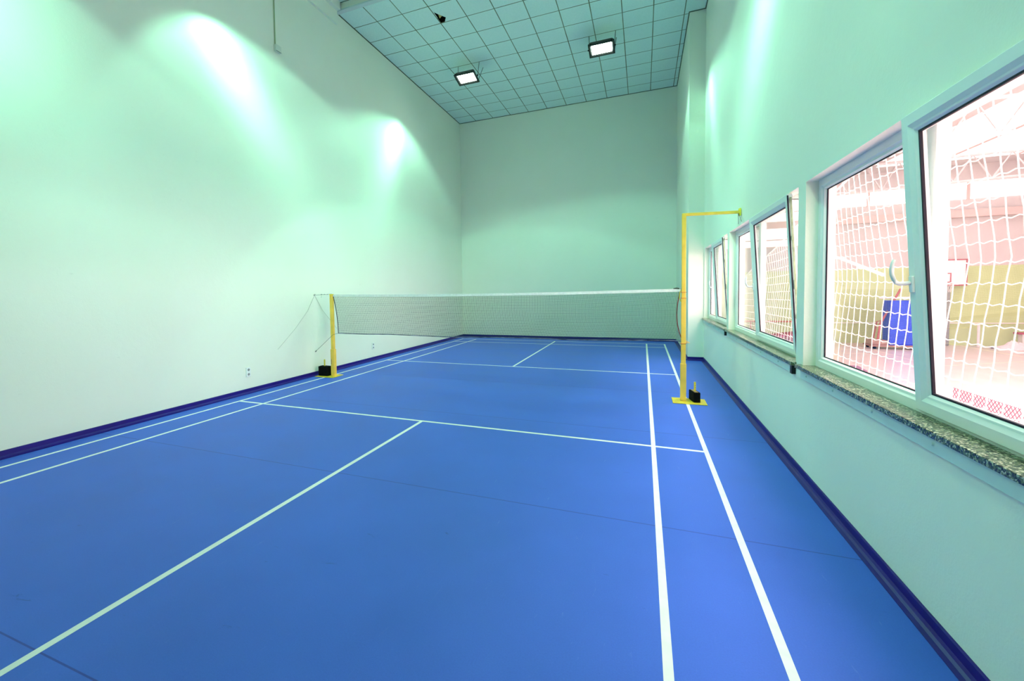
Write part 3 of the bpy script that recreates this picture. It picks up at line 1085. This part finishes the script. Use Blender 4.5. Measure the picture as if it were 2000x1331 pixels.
for i in range(NX_ + 1):
    for j in range(NY_ + 1):
        u, v = i / NX_, j / NY_
        env = math.sin(math.pi * v) * (0.25 + .75 * math.exp(-((u - .25) / .13) ** 2) + .2 * u)
        gr[i, j] = bm.verts.new((17.5 + 2.6 * u, 20.9 + .6 * v, HZ + .004 + .42 * env * (0.85 + .15 * math.sin(i * 1.7 + j))))
for i in range(NX_):
    for j in range(NY_):
        bm.faces.new((gr[i, j], gr[i + 1, j], gr[i + 1, j + 1], gr[i, j + 1]))
box(bm, (17.5, 20.9, HZ + .0005), (20.1, 21.5, HZ + .004))
tag(obj('crumpled_sheet', bm, mat('white_sheet', (.88, .80, .80), .8, .1, noise=.1)), 'crumpled white sheet lying along the foot of the green hall wall', 'sheet')
# dark mat on the floor near the window
bm = B(); prism(bm, [(9.0, 14.0), (9.9, 13.9), (9.75, 12.75), (9.45, 12.7)], 2, HZ + .001, HZ + .05)
tag(obj('floor_mat', bm, mat('purple_mat', (.42, .20, .32), .6, .3, noise=.1)), 'thin purplish mat lying on the hall floor seen low through the nearest window', 'mat')
# red railing and brown boxes seen through the middle window
t = thing('red_railing', (8.5, 21.9, HZ), 'red tubular railing by the far hall wall seen through the middle window', 'railing')
bm = B(); tube(bm, [(6.9, 21.9, -.36), (10.6, 21.9, -.36)], .045, 8); obj('top_rail', bm, M_RED, t)
for x_ in (6.95, 8.05, 10.5):
    bm = B(); tube(bm, [(x_, 21.9, HZ), (x_, 21.9, -.36)], .035, 8); obj('post', bm, M_RED, t)
t = thing('gym_box', (9.4, 19.8, HZ), 'low brown vaulting box behind the white net of the middle window', 'vaulting box')
bm = B(); prism(bm, [(8.2, HZ), (10.6, HZ), (10.45, HZ + .8), (8.35, HZ + .45)], 1, 19.4, 20.4); obj('box_body', bm, M_TAN, t)
bm = B(); prism(bm, [(8.35, HZ + .452), (10.45, HZ + .802), (10.45, HZ + .88), (8.35, HZ + .53)], 1, 19.38, 20.42); obj('padded_top', bm, M_BRD, t)

# white safety net hanging just beyond the windows


def snx(z, y):
    k = 1.66 + .03 * math.sin(y * 1.4)
    if z > k:
        d_ = 4.34 - .11 * (z - k)
    else:
        d_ = 4.34 - .085 * (k - z)
    return d_ + .012 * math.sin(3.1 * y + 2 * z)


def rope_top(y):
    return 2.32 - .16 * y if y > -2.2 else 2.672 - .02 * (y + 2.2)


net2 = thing('safety_net', (4.3, -.5, HZ), 'white square-mesh safety net hanging just beyond the windows', 'net')
bm = B()
MS = .118
PAT = [(-.5, -.5, 0), (.5, -.5, 0), (.5, .5, 0), (-.5, .5, 0)]
ny = int((3.8 + 6.2) / MS)
zlow = -1.25
for i in range(ny + 1):
    y_ = 3.6 - i * MS
    zt = rope_top(y_)
    n_ = int((zt - zlow) / MS)
    pts = [Vector((snx(zlow + k * MS, y_), y_ + .03 * math.sin((zlow + k * MS) * 1.1 + y_ * .9) + .006 * math.sin(k * 2.3 + i * 1.9), zlow + k * MS)) for k in range(n_ + 1)] + [Vector((snx(zt, y_), y_, zt))]
    flat_cord(bm, pts, .0050)
PAT = [(-.5, 0, -.5), (.5, 0, -.5), (.5, 0, .5), (-.5, 0, .5)]
j = 0
while zlow + j * MS < 2.7:
    z_ = zlow + j * MS
    pts = []
    for i in range(ny * 2 + 1):
        y_ = 3.6 - i * MS / 2
        if rope_top(y_) < z_:
            continue
        sag = .012 * abs(math.sin(math.pi * i / 2)) - .03 * math.sin(y_ * .8 + z_)
        pts.append(Vector((snx(z_, y_), y_, z_ - sag)))
    if len(pts) > 2:
        flat_cord(bm, pts, .0050)
    j += 1
obj('netting', bm, M_ROPE, net2)
bm = B(); tube(bm, [(snx(rope_top(3.6 - k * .2), 3.6 - k * .2), 3.6 - k * .2, rope_top(3.6 - k * .2)) for k in range(49)], .009, 6)
obj('head_rope', bm, M_ROPE, net2)
bm = B(); tube(bm, [(4.352, -.45, 1.94), (4.352, -1.2, 1.785), (4.352, -1.85, 1.64)], .014, 8)
tag(obj('slanting_rope', bm, M_ROPE), 'thick white rope slanting down behind the left pane of the nearest window', 'rope')
# fine diamond net low behind the nearest window
bm = B()
ya, yb, za, zb = -2.7, -5.6, -.9, .86
for s_ in (1, -1):
    k = -80
    while k < 160:
        y0_ = ya - k * .030
        p0 = None
        pts = []
        # a diagonal: z = za + s (y - y0)
        for q in range(2):
            pass
        zs, ze = za, zb + .0 * s_
        yy0, yy1 = y0_, y0_ + s_ * (ze - zs) * .9
        # clip to the span
        tt = []
        for yc in (ya, yb):
            if abs(yy1 - yy0) > 1e-6:
                tt.append((yc - yy0) / (yy1 - yy0))
        lo_, hi_ = max(0, min(tt)), min(1, max(tt))
        if hi_ > lo_:
            P0 = Vector((4.40, yy0 + (yy1 - yy0) * lo_, zs + (ze - zs) * lo_))
            P1 = Vector((4.40, yy0 + (yy1 - yy0) * hi_, zs + (ze - zs) * hi_))
            w_ = .0014
            vs = [bm.verts.new(P + Vector(q)) for P in (P0, P1) for q in ((-w_, -w_, 0), (w_, -w_, 0), (w_, w_, 0), (-w_, w_, 0))]
            for f in ((0, 1, 5, 4), (1, 2, 6, 5), (2, 3, 7, 6), (3, 0, 4, 7)):
                bm.faces.new([vs[q] for q in f])
        k += 1
tag(obj('fine_net', bm, mat('dark_red_net_cord', (.34, .08, .12), .7, .2, noise=.1)), 'fine dark red diamond mesh net low behind the nearest window', 'net')
